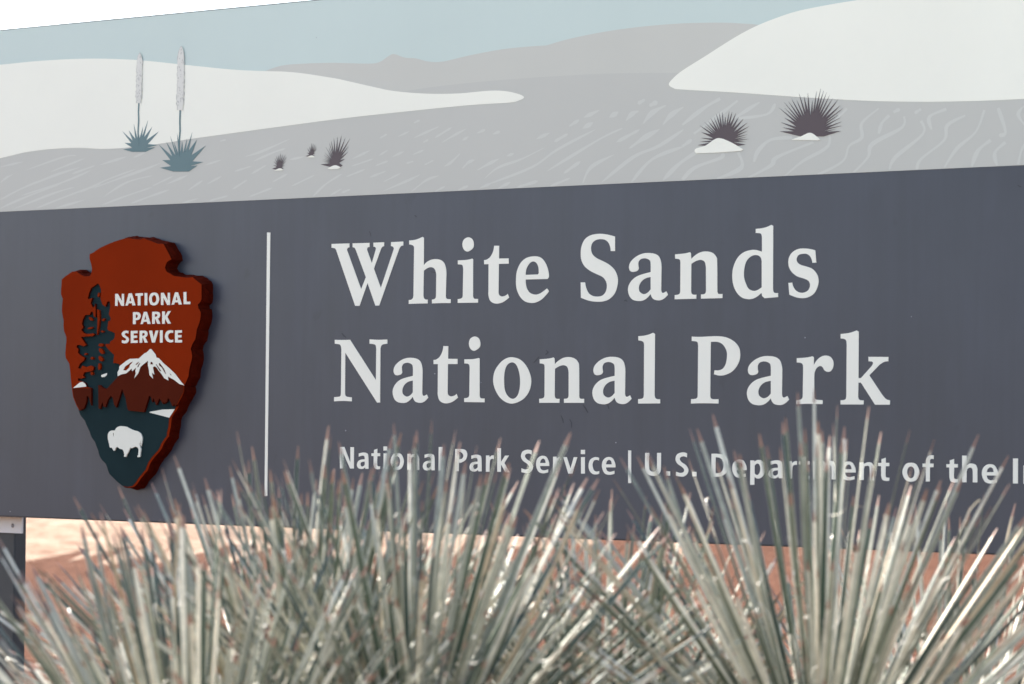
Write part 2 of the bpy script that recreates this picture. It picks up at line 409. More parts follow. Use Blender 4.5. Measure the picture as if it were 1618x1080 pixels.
for (xt, yt, xb, yb, wd) in ((662, 248, 656, 487, 31), (858, 217, 852, 520, 38)):
    for mm, wsc, dd in ((M['bloom_dark'], 1.0, .0028), (M['bloom'], .86, .0031)):
        L = []; Q = []; n = 30
        for i in range(n+1):
            t = i/n; x = xt+(xb-xt)*t; y = yt+(yb-yt)*t + (5 if wsc < 1 and i == 0 else 0)
            e = min(1, (t*6+.02)**.6)*(1 if t < .93 else .8)
            L.append((x-wd/2*e*wsc*rr.uniform(.8, 1.05), y)); Q.append((x+wd/2*e*wsc*rr.uniform(.75, 1.05), y))
        slab('printed_bloom', [[uv(*px('A1', *z), dd) for z in L+Q[::-1]]], dd-.0003, dd, art, mm)
    for i in range(46):
        t = rr.random(); x = xt+(xb-xt)*t+rr.uniform(-.36, .36)*wd*min(1, t*5); y = yt+8+(yb-yt-16)*t
        a, b = rr.uniform(1.2, 3), rr.uniform(2, 5.5)
        c = [(x+a*math.cos(q)*rr.uniform(.6, 1.2), y+b*math.sin(q)*rr.uniform(.6, 1.2)) for q in (0, 1.2, 2.4, 3.6, 4.9)]
        slab('printed_blossom', [[uv(*px('A1', *z), .0034) for z in c]], .0031, .0034, art, M['bloom_dark'])

# --- lettering
D_L = .0008
GL = {}
def glyph(name, row_ref, *contours, d=D_L):
    """contours traced where the letter stands; stored relative to its left edge and the row's baseline"""
    cs = [contour(c, d) for c in contours]
    vb = uv(*row_ref, d)[1]; ul = min(p[0] for c in cs for p in c)
    GL[name] = [[(p[0]-ul, p[1]-vb) for p in c] for c in cs]
def outline_split(cs):
    """group contours into islands: (outer, holes)"""
    def inside(pt, c):
        r = False; n = len(c)
        for i in range(n):
            a, b = c[i], c[(i+1) % n]
            if (a[1] > pt[1]) != (b[1] > pt[1]) and pt[0] < (b[0]-a[0])*(pt[1]-a[1])/(b[1]-a[1])+a[0]: r = not r
        return r
    outs = [c for c in cs if not any(o is not c and inside(c[0], o) for o in cs)]
    return [[o]+[c for c in cs if c is not o and c not in outs and inside(c[0], o)] for o in outs]
def put(name, k, x, row_ref, parent=sign, d=D_L, d0=0, m=None, scale=1):
    X = px(k, x, 0)[0]
    vb = uv(*row_ref, d)[1]
    u0 = uv(X, row_ref[1], d)[0]
    cs = [[(u0+p[0]*scale, vb+p[1]*scale) for p in c] for c in GL[name]]
    isl = outline_split(cs)
    o = None
    for i, g in enumerate(isl):
        o2 = slab('letter', g, d0, d, parent, m or M['white'])
        if i == 0: o = o2
        else:   # the dot of an i belongs to its letter's mesh
            me = o.data; base = len(me.vertices)
            v = [tuple(q.co) for q in me.vertices] + [tuple(q.co) for q in o2.data.vertices]
            f = [tuple(p.vertices) for p in me.polygons] + [tuple(base+j for j in p.vertices) for p in o2.data.polygons]
            nm = mesh('letter', v, f); nm.materials.append(m or M['white'])
            o.data = nm; bpy.data.objects.remove(o2)
    return o
B1 = (645.4, 479.8); B2 = (528, 633.8); B3 = (537, 739.9)
def G(name, ref, k, *ss, d=D_L): glyph(name, ref, *[(k, s) for s in ss], d=d)
G('W', B1, 'A', "60,270 277,264 278,312 258,318* 248,340* 254,360 420,820 478,675 356,345 340,318* 316,310 316,263 522,257 522,307 500,313* 492,335* 498,360 550,505 596,345 600,325* 590,308* 570,303 570,255 700,250 700,298 680,305* 664,325 575,572 660,805 812,350 818,325* 806,304* 783,296 785,248 933,241 933,290 905,297* 885,325 640,1020 593,1020 498,745 400,1025 347,1023 118,350 102,325* 60,316")
G('h', B1, 'A', "1010,228 1070,222* 1120,208* 1172,184 1190,195 1188,530 1225,490* 1280,462* 1340,455* 1400,470* 1440,510* 1460,580* 1463,640 1456,900 1462,930* 1480,942* 1515,943 1515,990 1400,990 1287,994 1287,948 1315,942* 1332,925* 1337,895 1340,640 1330,595* 1310,565* 1275,553* 1235,563* 1188,595 1183,900 1190,930* 1205,945* 1236,948 1235,994 1120,996 1005,1000 1005,955 1035,948* 1055,930* 1062,900 1070,330 1066,300* 1045,283* 1010,275")
G('i', B1, 'B', "100,470 190,466* 240,458* 275,449 286,458 285,900 290,925* 305,938* 346,939 346,985 98,988 98,942 130,937* 152,925* 160,900 165,570 160,540* 145,523* 100,519", "225,189* 273,210* 294,262* 284,320* 222,363* 175,340* 155,280* 172,218*")
G('t', B1, 'B', "540,292 601,292 599,448 717,446 717,510 597,513 593,860 600,890* 625,908* 655,907* 685,895* 704,877 722,922 690,950* 640,982* 575,997* 520,985* 485,950* 470,890* 470,860 472,516 418,518 417,467 450,460* 490,430* 520,380* 535,330*")
G('e', B1, 'B', "1208,675 1192,697 925,703 930,770* 950,830* 985,870* 1045,887* 1100,873* 1150,840* 1185,812 1210,845 1180,885* 1120,945* 1050,982* 985,988* 910,965* 850,900* 815,810* 808,710* 820,600* 865,500* 940,438* 1040,420* 1110,438* 1160,490* 1195,570* 1208,640*", "925,647 1075,641 1086,625 1082,560* 1060,505* 1018,483* 975,505* 940,560* 928,610*")
G('S', B1, 'C', "548,180 548,357 496,357 490,310* 470,258* 430,222* 370,212* 310,225* 268,265* 255,325* 270,390* 320,440* 400,480* 480,525* 545,590* 580,680* 578,770* 545,870* 480,940* 400,970* 310,973* 220,958* 133,925 130,738 183,738 195,800* 225,865* 270,900* 330,911* 390,900* 430,860* 449,795* 440,730* 400,675* 330,640* 250,600* 180,545* 140,470* 131,390* 140,300* 180,215* 250,165* 350,147* 450,155*")
G('a', B1, 'C', "985,612 985,510* 970,465* 915,445* 860,458* 836,495* 836,540* 840,570* 820,598* 770,611* 735,597* 721,550* 740,490* 800,430* 880,390* 960,380* 1040,392* 1090,430* 1113,500* 1117,560 1113,830 1120,858* 1140,866* 1175,847 1195,888 1160,925* 1120,950* 1075,957* 1025,945* 1000,920* 983,880 950,920* 900,955* 840,965* 770,950* 725,900* 709,820* 730,750* 780,690* 850,650*", "985,672 920,690* 870,730* 842,790* 850,850* 900,881* 950,862* 985,822")
G('n', B2, 'H', "97,403 180,397* 230,390* 265,381 278,392 282,462 320,425* 380,388* 450,376* 520,393* 565,440* 578,510* 579,850 585,875* 600,884* 638,884 638,933 393,933 393,884 430,880* 445,865* 450,840 450,560 440,510* 420,485* 380,475* 330,490* 283,518 280,840 286,870* 305,884* 340,885 338,933 92,933 92,884 130,879* 150,865* 156,840 158,500 153,470* 135,458* 98,453")
G('d', B1, 'D', "722,87 790,80* 850,66* 912,38 935,50 932,820 938,850* 955,867* 995,868 995,917 830,931 800,905 792,865 740,910* 680,938* 620,942* 550,920* 490,860* 450,770* 436,665* 450,550* 500,440* 570,375* 650,347* 720,343* 798,365 798,200 793,160* 775,140* 722,137", "795,480 785,440* 755,412* 700,407* 640,440* 600,500* 580,590* 580,680* 605,760* 640,820* 700,842* 750,828* 795,798")
G('s', B1, 'D', "1447,348 1461,498 1413,500 1405,460* 1380,415* 1345,393* 1300,390* 1250,402* 1222,440* 1225,485* 1260,520* 1320,540* 1390,562* 1440,600* 1478,660* 1487,740* 1465,820* 1420,885* 1350,922* 1280,930* 1210,918* 1132,887 1121,745 1166,740 1180,790* 1210,835* 1260,862* 1310,862* 1360,835* 1384,780* 1370,725* 1320,695* 1240,670* 1180,630* 1135,570* 1120,500* 1130,430* 1170,370* 1240,332* 1320,325* 1390,333*")
G('N', B2, 'E', "107,165 200,168* 293,165 608,658 612,270 605,235* 585,220* 530,213 531,160 640,166* 747,162 747,213 700,220* 675,235* 663,270 659,930 622,930 235,322 232,820 238,845* 260,860* 315,866 315,915 205,910* 98,915 99,863 150,860* 175,850* 182,820 188,280 182,245* 165,222* 107,213")
G('o', B2, 'O', "840,378* 940,410* 1020,500* 1070,640* 1050,780* 970,890* 840,943* 730,905* 650,810* 608,680* 625,550* 690,450* 760,395*", "835,440* 780,470* 750,540* 740,650* 748,770* 785,850* 845,885* 900,850* 930,760* 935,640* 918,540* 885,465*")
G('l', B2, 'H', "1295,122 1360,116* 1420,102* 1475,80 1498,95 1493,840 1500,870* 1520,887* 1560,889 1560,940 1292,942 1292,888 1335,883* 1355,870* 1362,840 1365,230 1360,200* 1340,182* 1295,172")
G('P', B2, 'F', "100,127 200,130* 300,125* 430,122* 530,140* 620,190* 675,260* 690,340* 680,420* 640,500* 580,560* 500,595* 430,601* 370,585 378,537 430,537* 480,515* 515,455* 530,360* 520,290* 480,225* 420,192* 332,190 325,850 332,875* 355,888* 427,889 425,942 250,938* 90,942 92,888 140,885* 165,872* 173,845 178,240 172,200* 150,185* 100,180")
G('r', B2, 'G', "300,390 380,385* 440,378* 490,366 508,378 507,475 540,420* 590,375* 650,357* 710,375* 745,430* 742,500* 715,545* 680,556* 640,540* 615,500* 585,485* 545,505* 518,560* 513,620 513,855 520,880* 540,895* 615,901 614,949 440,945* 293,949 295,900 340,895* 365,880* 373,850 378,500 372,465* 350,447* 300,442")
G('k', B2, 'G', "831,95 900,88* 960,76* 1027,52 1052,67 1048,632 1078,632 1205,490 1225,455* 1215,432* 1170,427 1170,373 1412,375 1412,427 1360,435* 1310,465 1180,598 1340,840 1375,880* 1400,895* 1432,903 1430,956 1250,956 1078,687 1047,687 1043,860 1050,885* 1070,900* 1112,904 1110,953 830,953 830,902 870,898* 893,885* 900,850 905,215 898,175* 875,155* 831,150")
for g, k, x in (('W', 'A', 60), ('h', 'A', 1005), ('i', 'B', 98), ('t', 'B', 417), ('e', 'B', 808), ('S', 'C', 130), ('a', 'C', 709), ('n', 'C', 1278), ('d', 'D', 436), ('s', 'D', 1118)):
    put(g, k, x, B1)
for g, k, x in (('N', 'E', 98), ('a', 'E', 810), ('t', 'E', 1304), ('i', 'O', 254), ('o', 'O', 607), ('n', 'H', 92), ('a', 'H', 738), ('l', 'H', 1292), ('P', 'F', 90), ('a', 'F', 770), ('r', 'G', 293), ('k', 'G', 828)):
    put(g, k, x, B2)
q = 'f'
G('fN', B3, 's1', "60,98 123,97 208,320 208,100 260,100 258,404 205,404 110,190 108,402 60,402")
G('fa', B3, 's1', "330,190 390,176* 440,185* 465,225* 468,408 425,408 420,385 395,405* 360,410* 325,398* 305,360* 318,305* 360,278* 415,272 412,235* 385,220* 330,235", "415,305 370,312* 355,335* 362,368* 385,375* 412,355* 416,330")
G('ft', B3, 's1', "545,140 592,122 592,185 632,186 632,228 592,229 590,350* 605,372* 632,372 630,412 595,414* 555,400* 540,350 540,228 508,226 508,188 545,186")
G('fi', B3, 's1', "680,188 730,188 730,412 680,412", "678,90 732,90 732,148 678,148")
G('fo', B3, 's1', "875,184* 935,205* 970,300* 940,395* 875,424* 810,395* 780,300* 815,205*", "875,230* 845,250* 833,300* 845,360* 875,380* 905,360* 917,300* 905,250*")
G('fn', B3, 's1', "1022,195 1068,194 1070,215 1120,192* 1165,205* 1188,260 1188,424 1138,424 1138,270* 1125,242* 1100,240* 1075,265* 1070,420 1020,420")
G('fl', B3, 's1', "1465,98 1520,98 1520,432 1463,432")
G('fP', B3, 's2', "172,127 260,127* 320,145* 343,205* 320,280* 260,318* 222,322 222,440 170,440", "222,170 255,172* 288,215* 270,262* 222,276")
G('fr', B3, 's2', "610,218 655,217 660,245 690,220* 720,217 720,268 690,268* 665,300* 660,450 608,450")
G('fk', B3, 's2', "770,115 822,115 822,310 880,220 935,219 870,325 942,457 885,457 822,345 820,452 768,450")
G('fS', B3, 's2', "1258,150 1255,205 1215,190* 1175,200* 1160,230* 1185,270* 1240,310* 1275,370* 1260,430* 1215,465* 1165,467* 1110,455 1112,400 1165,418* 1210,405* 1218,370* 1190,335* 1130,290* 1105,230* 1125,165* 1180,138* 1225,138*")
G('fe', B3, 's2', "1505,368 1373,368 1385,410* 1425,430* 1490,415 1490,458 1420,472* 1355,450* 1320,370* 1325,290* 1360,240* 1412,222* 1465,240* 1500,310*", "1373,325 1455,325 1445,280* 1415,262* 1385,285*")
G('fv', B3, 's3', "230,310 292,310 360,520 420,312 485,312 395,612 320,612")
G('fc', B3, 's3', "885,325 880,375 845,362* 790,375* 763,450* 785,545* 830,575* 885,565 885,612 835,628* 760,615* 705,550* 692,450* 720,360* 790,315* 845,312*")
G('f|', B3, 's3', "1412,188 1468,190 1468,785 1412,785")
G('fU', B3, 'u', "462,205 548,205 545,500* 565,580* 625,608* 690,580* 712,500* 715,205 800,203 797,530* 765,640* 690,690* 600,692* 510,650* 462,550* 458,400*")
G('f.', B3, 'u', "908,597 995,597 995,693 908,693")
G('fD', B3, 'd1', "907,178 1000,178* 1100,195* 1170,250* 1193,370* 1170,480* 1100,550* 1000,572* 905,572", "978,238 1050,250* 1100,300* 1115,375* 1095,460* 1050,505* 975,510")
G('fp', B3, 'd2', "62,292 125,292 130,315 180,285* 240,290* 290,330* 315,420* 300,520* 240,590* 180,602* 132,575 130,708 57,708", "135,380 165,350* 200,350* 225,385* 232,430* 220,500* 185,540* 150,530* 135,500*")
G('fm', B3, 'd2', "1132,308 1195,307 1200,335 1255,300* 1310,302* 1345,345 1395,305* 1455,303* 1500,345* 1515,420 1515,617 1447,615 1447,430* 1435,380* 1400,370* 1370,395* 1358,450 1355,613 1288,613 1288,430* 1275,380* 1240,370* 1210,395* 1200,450 1198,611 1130,611")
G('ff', B3, 'd3', "1100,465 1100,288 1060,288 1060,248 1100,247 1105,190* 1130,155* 1165,145* 1197,148 1195,192 1165,190* 1150,210* 1150,247 1195,248 1193,292 1150,292 1148,465")
G('fh', B3, 'd4', "275,-7 370,-7 372,215 430,170* 490,165* 570,195* 605,280 605,575 505,572 505,330* 480,265* 440,255* 395,275* 372,330 370,572 275,570")
G('fI', B3, 'd4', "1380,55 1487,55 1485,597 1378,597")
for g, k, x in (('N', 's1', 60), ('a', 's1', 305), ('t', 's1', 508), ('i', 's1', 678), ('o', 's1', 780), ('n', 's1', 1020), ('a', 's1', 1240), ('l', 's1', 1463), ('P', 's2', 170), ('a', 's2', 375), ('r', 's2', 608), ('k', 's2', 768), ('S', 's2', 1105), ('e', 's2', 1320), ('r', 's3', 42), ('v', 's3', 230), ('i', 's3', 548), ('c', 's3', 692), ('e', 's3', 935), ('|', 's3', 1412), ('U', 'u', 458), ('.', 'u', 908), ('S', 'd1', 293), ('.', 'd1', 582), ('D', 'd1', 905), ('e', 'd1', 1260), ('p', 'd2', 57), ('a', 'd2', 370), ('r', 'd2', 700), ('t', 'd2', 885), ('m', 'd2', 1130), ('e', 'd3', 62), ('n', 'd3', 292), ('t', 'd3', 520), ('o', 'd3', 815), ('f', 'd3', 1060), ('t', 'd3', 1350), ('h', 'd4', 275), ('e', 'd4', 705), ('I', 'd4', 1378), ('n', 'd4', 1606), ('t', 'd4', 1990), ('e', 'd4', 2225), ('r', 'd4', 2640), ('i', 'd4', 2865), ('o', 'd4', 3060), ('r', 'd4', 3480)):
    # the baseline is level on the sign, so the reference pixel only has to lie on that row
    put('f'+g, k, x, B3)
# thin rule between emblem and lettering
slab('rule', [[uv(421.9, 367, D_L), uv(427.1, 367, D_L), uv(422.2, 783.3, D_L), uv(417.9, 783.3, D_L)]], 0, D_L, sign, M['white'])

# --- carved arrowhead emblem
T = .040; TB = .033
OUT = ('R1', "333,235 375,215 440,170* 550,120 640,88* 720,70 810,82* 850,85 885,72 960,100* 1030,128 1090,130 1125,195* 1155,250 1170,288 1125,315* 1105,370 1118,410* 1160,435 1200,458* 1250,465 1330,475* 1385,468 1420,498* 1460,528 1478,545 1478,690 1470,715* 1440,750 1448,790 1470,830* 1465,900 1448,960* 1430,1000",
       'R2', "1425,40* 1415,100 1385,150* 1368,200 1382,270* 1375,320 1355,400* 1345,480 1318,540* 1300,580 1298,640* 1272,700 1232,770* 1215,815 1180,860* 1155,905",
       'R3', "1110,180* 1105,240 1090,300* 1085,345 1030,420* 1010,470 985,510* 930,570 880,640* 850,720 800,780* 760,830 735,870* 700,905 640,915* 580,900 520,850* 470,800 440,770* 420,720 400,660* 360,620 330,570* 315,510 295,460* 275,405 240,360* 220,300 185,225* 165,175 120,120* 105,80",
       'R2', "200,780* 165,690 150,590* 140,490 135,420* 125,350 90,295 85,240* 95,130 95,80* 72,20",
       'R1', "66,960* 70,920 50,820* 55,730 60,690 40,640* 45,560 48,495 80,465* 130,430 160,412* 200,412 230,435* 280,462 335,460 352,430 358,380 345,320* 333,285")
front = contour(OUT, T, 2)
# resample so the chipped edge has many small facets
def resample(c, step):
    out = []
    n = len(c)
    for i in range(n):
        a, b = c[i], c[(i+1) % n]; l = math.hypot(b[0]-a[0], b[1]-a[1]); k = max(1, int(l/step))
        out += [(a[0]+(b[0]-a[0])*j/k, a[1]+(b[1]-a[1])*j/k) for j in range(k)]
    return out
front = resample(front, .008)
def offset(c, d, jit=0, rg=random.Random(5)):
    n = len(c); out = []
    ar = sum(c[i][0]*c[(i+1) % n][1]-c[(i+1) % n][0]*c[i][1] for i in range(n)); s = 1 if ar > 0 else -1
    for i in range(n):
        a, b = c[i-2], c[(i+2) % n]; dx, dy = b[0]-a[0], b[1]-a[1]; l = math.hypot(dx, dy) or 1
        o = d + rg.uniform(-jit, jit)
        out.append((c[i][0]+s*dy/l*o, c[i][1]-s*dx/l*o))
    return out
emblem = None
rings = [(front, TB), (offset(front, .0018, .0012), TB-.004), (offset(front, .0042, .0024), .020), (offset(front, .0070, .0018), .0)]
fl = rings[0][0]; n = len(fl)
tris = tessellate_polygon([[Vector((p[0], p[1], 0)) for p in fl]])
v = []; f = []; mi = []
for c, d in rings: v += [(p[0], -d, p[1]) for p in c]
for t in tris:
    a, b, c = (fl[i] for i in t)
    ar = (b[0]-a[0])*(c[1]-a[1]) - (b[1]-a[1])*(c[0]-a[0])
    if abs(ar) < 1e-12: continue
    f.append(tuple(t) if ar > 0 else tuple(reversed(t))); mi.append(1)
for r in range(3):
    for i in range(n):
        j = (i+1) % n; f.append((r*n+i, r*n+j, (r+1)*n+j, (r+1)*n+i)); mi.append(0)
emblem = link('arrowhead_emblem', mesh('arrowhead_emblem', v, f, mi), sign, [M['side'], M['red']])
setp(emblem, 'thick carved brown-red arrowhead emblem')
FOR = "1225,768 1213,790 1200,765 1180,787 1150,720 1133,700 1128,735 1100,760 1090,740 1085,765 1060,725 1048,705 1040,720 1015,775 1000,740 985,700 975,745 960,690 943,678 890,847 730,830 720,810 700,700 665,610 605,800 585,770 570,700 550,680 520,720 495,795 475,790 465,740 440,815 425,805 422,570 440,570"
TREE2R = "470,600* 510,608 545,570* 590,520 620,490 620,450 640,400 640,355 600,345 575,345 580,300 585,260 550,230* 520,200 500,170* 495,150 540,148 545,125 580,102 590,80 592,40 565,25* 530,15"
TREE1 = "515,1000 525,920 545,915 550,890 530,850 540,800 545,770 540,715 515,720 495,770 465,750 445,690 450,640 450,590 430,545 415,535 350,580 325,640 315,690 340,692 360,680 345,735 365,780 385,770 390,740 395,800 395,880 375,870 370,830 350,820 335,855 290,855 265,900 255,950 270,980 250,1010 275,1040 300,1050"
TREE2L = "340,45 370,40 385,50 370,70 300,72 245,80 260,100 280,130 300,160 270,175 240,160 205,160 200,185 220,200 215,240 240,265 285,290 275,320 240,345 215,395 240,405 260,370 300,385 350,370 375,385 370,420 340,430 280,440 265,470 285,490 250,505 215,500 215,525 255,530 290,550 305,590 350,600 350,780 325,690 305,680 300,740 275,810 232,830"
# lower green field lies inside a narrow red rim
low = [p for p in chunk(*OUT)]
def near(pt):  # index of the outline point closest to a pixel
    return min(range(len(low)), key=lambda i: (low[i][0]-pt[0])**2+(low[i][1]-pt[1])**2)
iL = near(px('R2', 226, 850)); iR = near(px('R2', 1232, 770))
upper = [low[(iL+j) % len(low)] for j in range(1, ((iR-iL) % len(low))+1)]      # left side up, over the top, right side down
plateau = upper + chunk('R2', FOR, 'R2', TREE2R, 'R1', TREE1, 'R2', TREE2L)
pc = [uv(x, y, T) for x, y in smooth(plateau, 2)]
slab('raised_field', [pc], TB+.0002, T, emblem, M['red'], M['side'])
field = offset([uv(x, y, TB) for x, y in smooth(low, 2)], -.0022)
slab('green_field', [field], TB, TB+.0006, emblem, M['green'])
def blob(k, cx, cy, a, b, rot=0, n=10):
    return [px(k, cx+a*math.cos(t)*math.cos(rot)-b*math.sin(t)*math.sin(rot), cy+a*math.cos(t)*math.sin(rot)+b*math.sin(t)*math.cos(rot)) for t in [2*math.pi*i/n for i in range(n)]]
for a in (('R1', 425, 650, 10, 24, .2), ('R1', 345, 897, 24, 13, .7), ('R1', 472, 905, 18, 10, 2.4), ('R1', 338, 990, 28, 9, -.3), ('R1', 462, 1025, 14, 10), ('R2', 449, 160, 26, 17), ('R2', 452, 222, 18, 34, -.6), ('R2', 357, 295, 14, 14), ('R2', 446, 300, 18, 30, -.6), ('R2', 432, 380, 13, 36, .05), ('R2', 355, 450, 13, 18), ('R2', 292, 252, 14, 9, -.5)):
    slab('raised_patch', [[uv(x, y, T) for x, y in blob(*a)]], TB+.0002, T, emblem, M['red'])
slab('raised_patch', [[uv(*px('R1', x, y), T) for x, y in pts('408,800 432,806 438,900 418,1040 408,1060 414,900')]], TB+.0002, T, emblem, M['red'])
e = T+.0006
slab('mountain', [contour(('R2', FOR + " 470,600* 510,608 545,570* 590,520 620,490 625,478 700,440 850,330 930,250 960,260 1130,430 1294,580 1292,640 1230,760"), e, 3)], T, e, emblem, M['brown'])
slab('mountain', [contour(('R2', "158,602 350,602 350,780 325,690 305,680 300,740 275,810 236,828 204,775 170,690"), e, 3)], T, e, emblem, M['brown'])
e2 = T+.0012
slab('snow_cap', [contour(('SN', s), e2, 3) for s in ("75,610 70,530 105,470 100,430 125,400 240,310 310,270 490,262 600,160 640,145 710,75 740,85 820,185 835,245 880,255 990,370 1100,465 1200,560 1320,720 1380,790 1290,765 1180,680 1060,615 1070,695 990,650 930,560 880,500 830,430 790,415 765,440 795,580 745,540 770,660 700,590 685,470 668,400 670,305 580,375 520,430 480,550 400,650 430,550 420,500 440,440 355,515 350,460 240,555 140,575", "180,490 240,500 310,430 310,400 380,320 330,340 220,420", "415,385 450,385 500,325 470,335", "455,435 480,430 520,350 490,365", "715,375 775,380 750,330 720,330", "820,375 840,380 935,515 900,510", "880,350 905,355 990,470 1030,580 1000,550 940,440 890,400", "1090,545 1140,595 1110,590")], e, e2, emblem, M['snow'])
slab('snow_cap', [contour(('R2', "165,600 200,570 240,540 265,538 290,560 300,585 250,590"), e2, 3)], e, e2, emblem, M['snow'])
slab('water', [contour(('R2', "450,470 485,455 512,447 512,465 490,485 458,490"), TB+.001, 3)], TB+.0006, TB+.001, emblem, M['snow'])
slab('water', [contour(('R3', "885,80 900,70 1030,48 1168,43 1108,138"), TB+.001, 3)], TB+.0006, TB+.001, emblem, M['snow'])
slab('bison', [contour(('BI', s), TB+.004, 3) for s in ("150,370 185,310* 240,285 310,285 350,220* 440,185* 580,203 640,240 740,285 820,305* 890,350* 930,440* 928,540 908,645 890,600 905,490 870,590 885,660 905,710 890,800 880,890 825,890 820,860 840,845 850,720 830,680* 780,650 690,690 655,675 640,720 615,780 580,835 565,885 515,880 525,840 510,760 480,715 420,700 360,655 330,680 305,745 275,740 240,675 195,675 180,600 160,520 145,440", "265,345 285,345 290,385 283,425 272,410 270,380")], TB+.0006, TB+.004, emblem, M['snow'])
C1 = (180, 482.9); C2 = (212, 511.9); C3 = (210, 541.4)
TL = T+.0010
def GT(name, ref, *ss): glyph(name, ref, *[('T', s) for s in ss], d=TL)
GT('cN', C1, "127,150 172,150 240,275 240,150 277,150 277,355 232,355 168,235 168,355 127,355")
GT('cA', C1, "360,143 412,142 475,347 425,349 413,310 357,312 343,350 303,352", "370,275 405,273 387,200")
GT('cT', C1, "473,143 600,138 600,180 558,182 558,347 512,348 512,184 473,184")
GT('cI', C1, "628,136 674,135 674,344 628,344")
GT('cO', C1, "790,128* 850,150* 878,235* 850,320* 790,347* 730,325* 706,240* 730,155*", "790,170* 758,200* 752,240* 762,290* 790,305* 822,280* 830,235* 820,190*")
GT('cL', C1, "1292,120 1340,119 1342,284 1407,283 1407,325 1295,327")
GT('cP', C2, "430,465 500,462* 545,480* 562,525* 540,580* 500,600* 476,600 476,668 430,668", "476,505 500,505* 515,530* 500,558* 476,560")
GT('cR', C2, "757,457 830,455* 880,470* 893,515* 880,555* 850,572 870,600 897,660 845,661 815,585 803,580 803,662 757,663", "803,497 830,497* 848,515* 830,540* 803,543")
GT('cK', C2, "928,450 974,449 974,535 1025,446 1075,445 1015,545 1078,657 1025,659 974,570 974,660 928,661")
GT('cS', C3, "355,785 350,825 320,818* 290,830* 300,860* 345,895* 362,935* 340,980* 290,995* 240,985 243,940 280,950* 312,940* 305,910* 260,880* 238,840* 255,800* 300,778*")
GT('cE', C3, "393,783 508,780 508,822 440,824 440,862 500,861 500,902 440,903 440,945 510,944 510,987 393,988")
GT('cV', C3, "703,778 755,777 782,900 815,777 863,776 805,980 755,982")
GT('cC', C3, "1112,775 1110,820 1080,812* 1040,830* 1025,875* 1045,925* 1080,938* 1113,930 1113,972 1070,980* 1010,960* 975,900* 975,850* 1000,795* 1050,772*")
for ref, row in ((C1, (('N', 127), ('A', 303), ('T', 473), ('I', 628), ('O', 706), ('N', 907), ('A', 1090), ('L', 1292))), (C2, (('P', 430), ('A', 560), ('R', 757), ('K', 928))), (C3, (('S', 238), ('E', 393), ('R', 543), ('V', 703), ('I', 890), ('C', 975), ('E', 1147)))):
    for g, x in row: put('c'+g, 'T', x, ref, parent=emblem, d=TL, d0=T, m=M['snow'])

# --- posts and bracket
pu1 = uv(42, 880, -TH-.05)[0]
box('post', pu1-.20, pu1, TH+.002, TH+.05, 0, VT-.08, sign, M['post'], bevel=.004)
pu2 = uv(1900, 880, -TH)[0]
box('post', pu2, pu2+.20, TH+.002, TH+.12, 0, VT-.08, sign, M['post'], bevel=.004)
b0 = uv(34, 818, -TH+.006); b1 = uv(34, 842.5, -TH+.006)
br = box('bracket', b0[0]-.17, b0[0], TH-.006, TH+.0015, b1[1], VB-.0015, sign, M['bracket'])
sc = uv(19, 830.3, -TH+.009)
v = []; f = []
for r, d in ((.0058, 0), (.0058, -.0016), (.0042, -.0030), (.0024, -.0022), (.0012, -.0012)):
    v += [(sc[0]+r*math.cos(2*math.pi*i/14), TH-.006+d, sc[1]+r*math.sin(2*math.pi*i/14)) for i in range(14)]
for a in range(4):
    f += [(a*14+i, a*14+(i+1) % 14, (a+1)*14+(i+1) % 14, (a+1)*14+i) for i in range(14)]
f.append(tuple(range(56, 70)))
link('screw', mesh('screw', v, f), br, M['steel'])

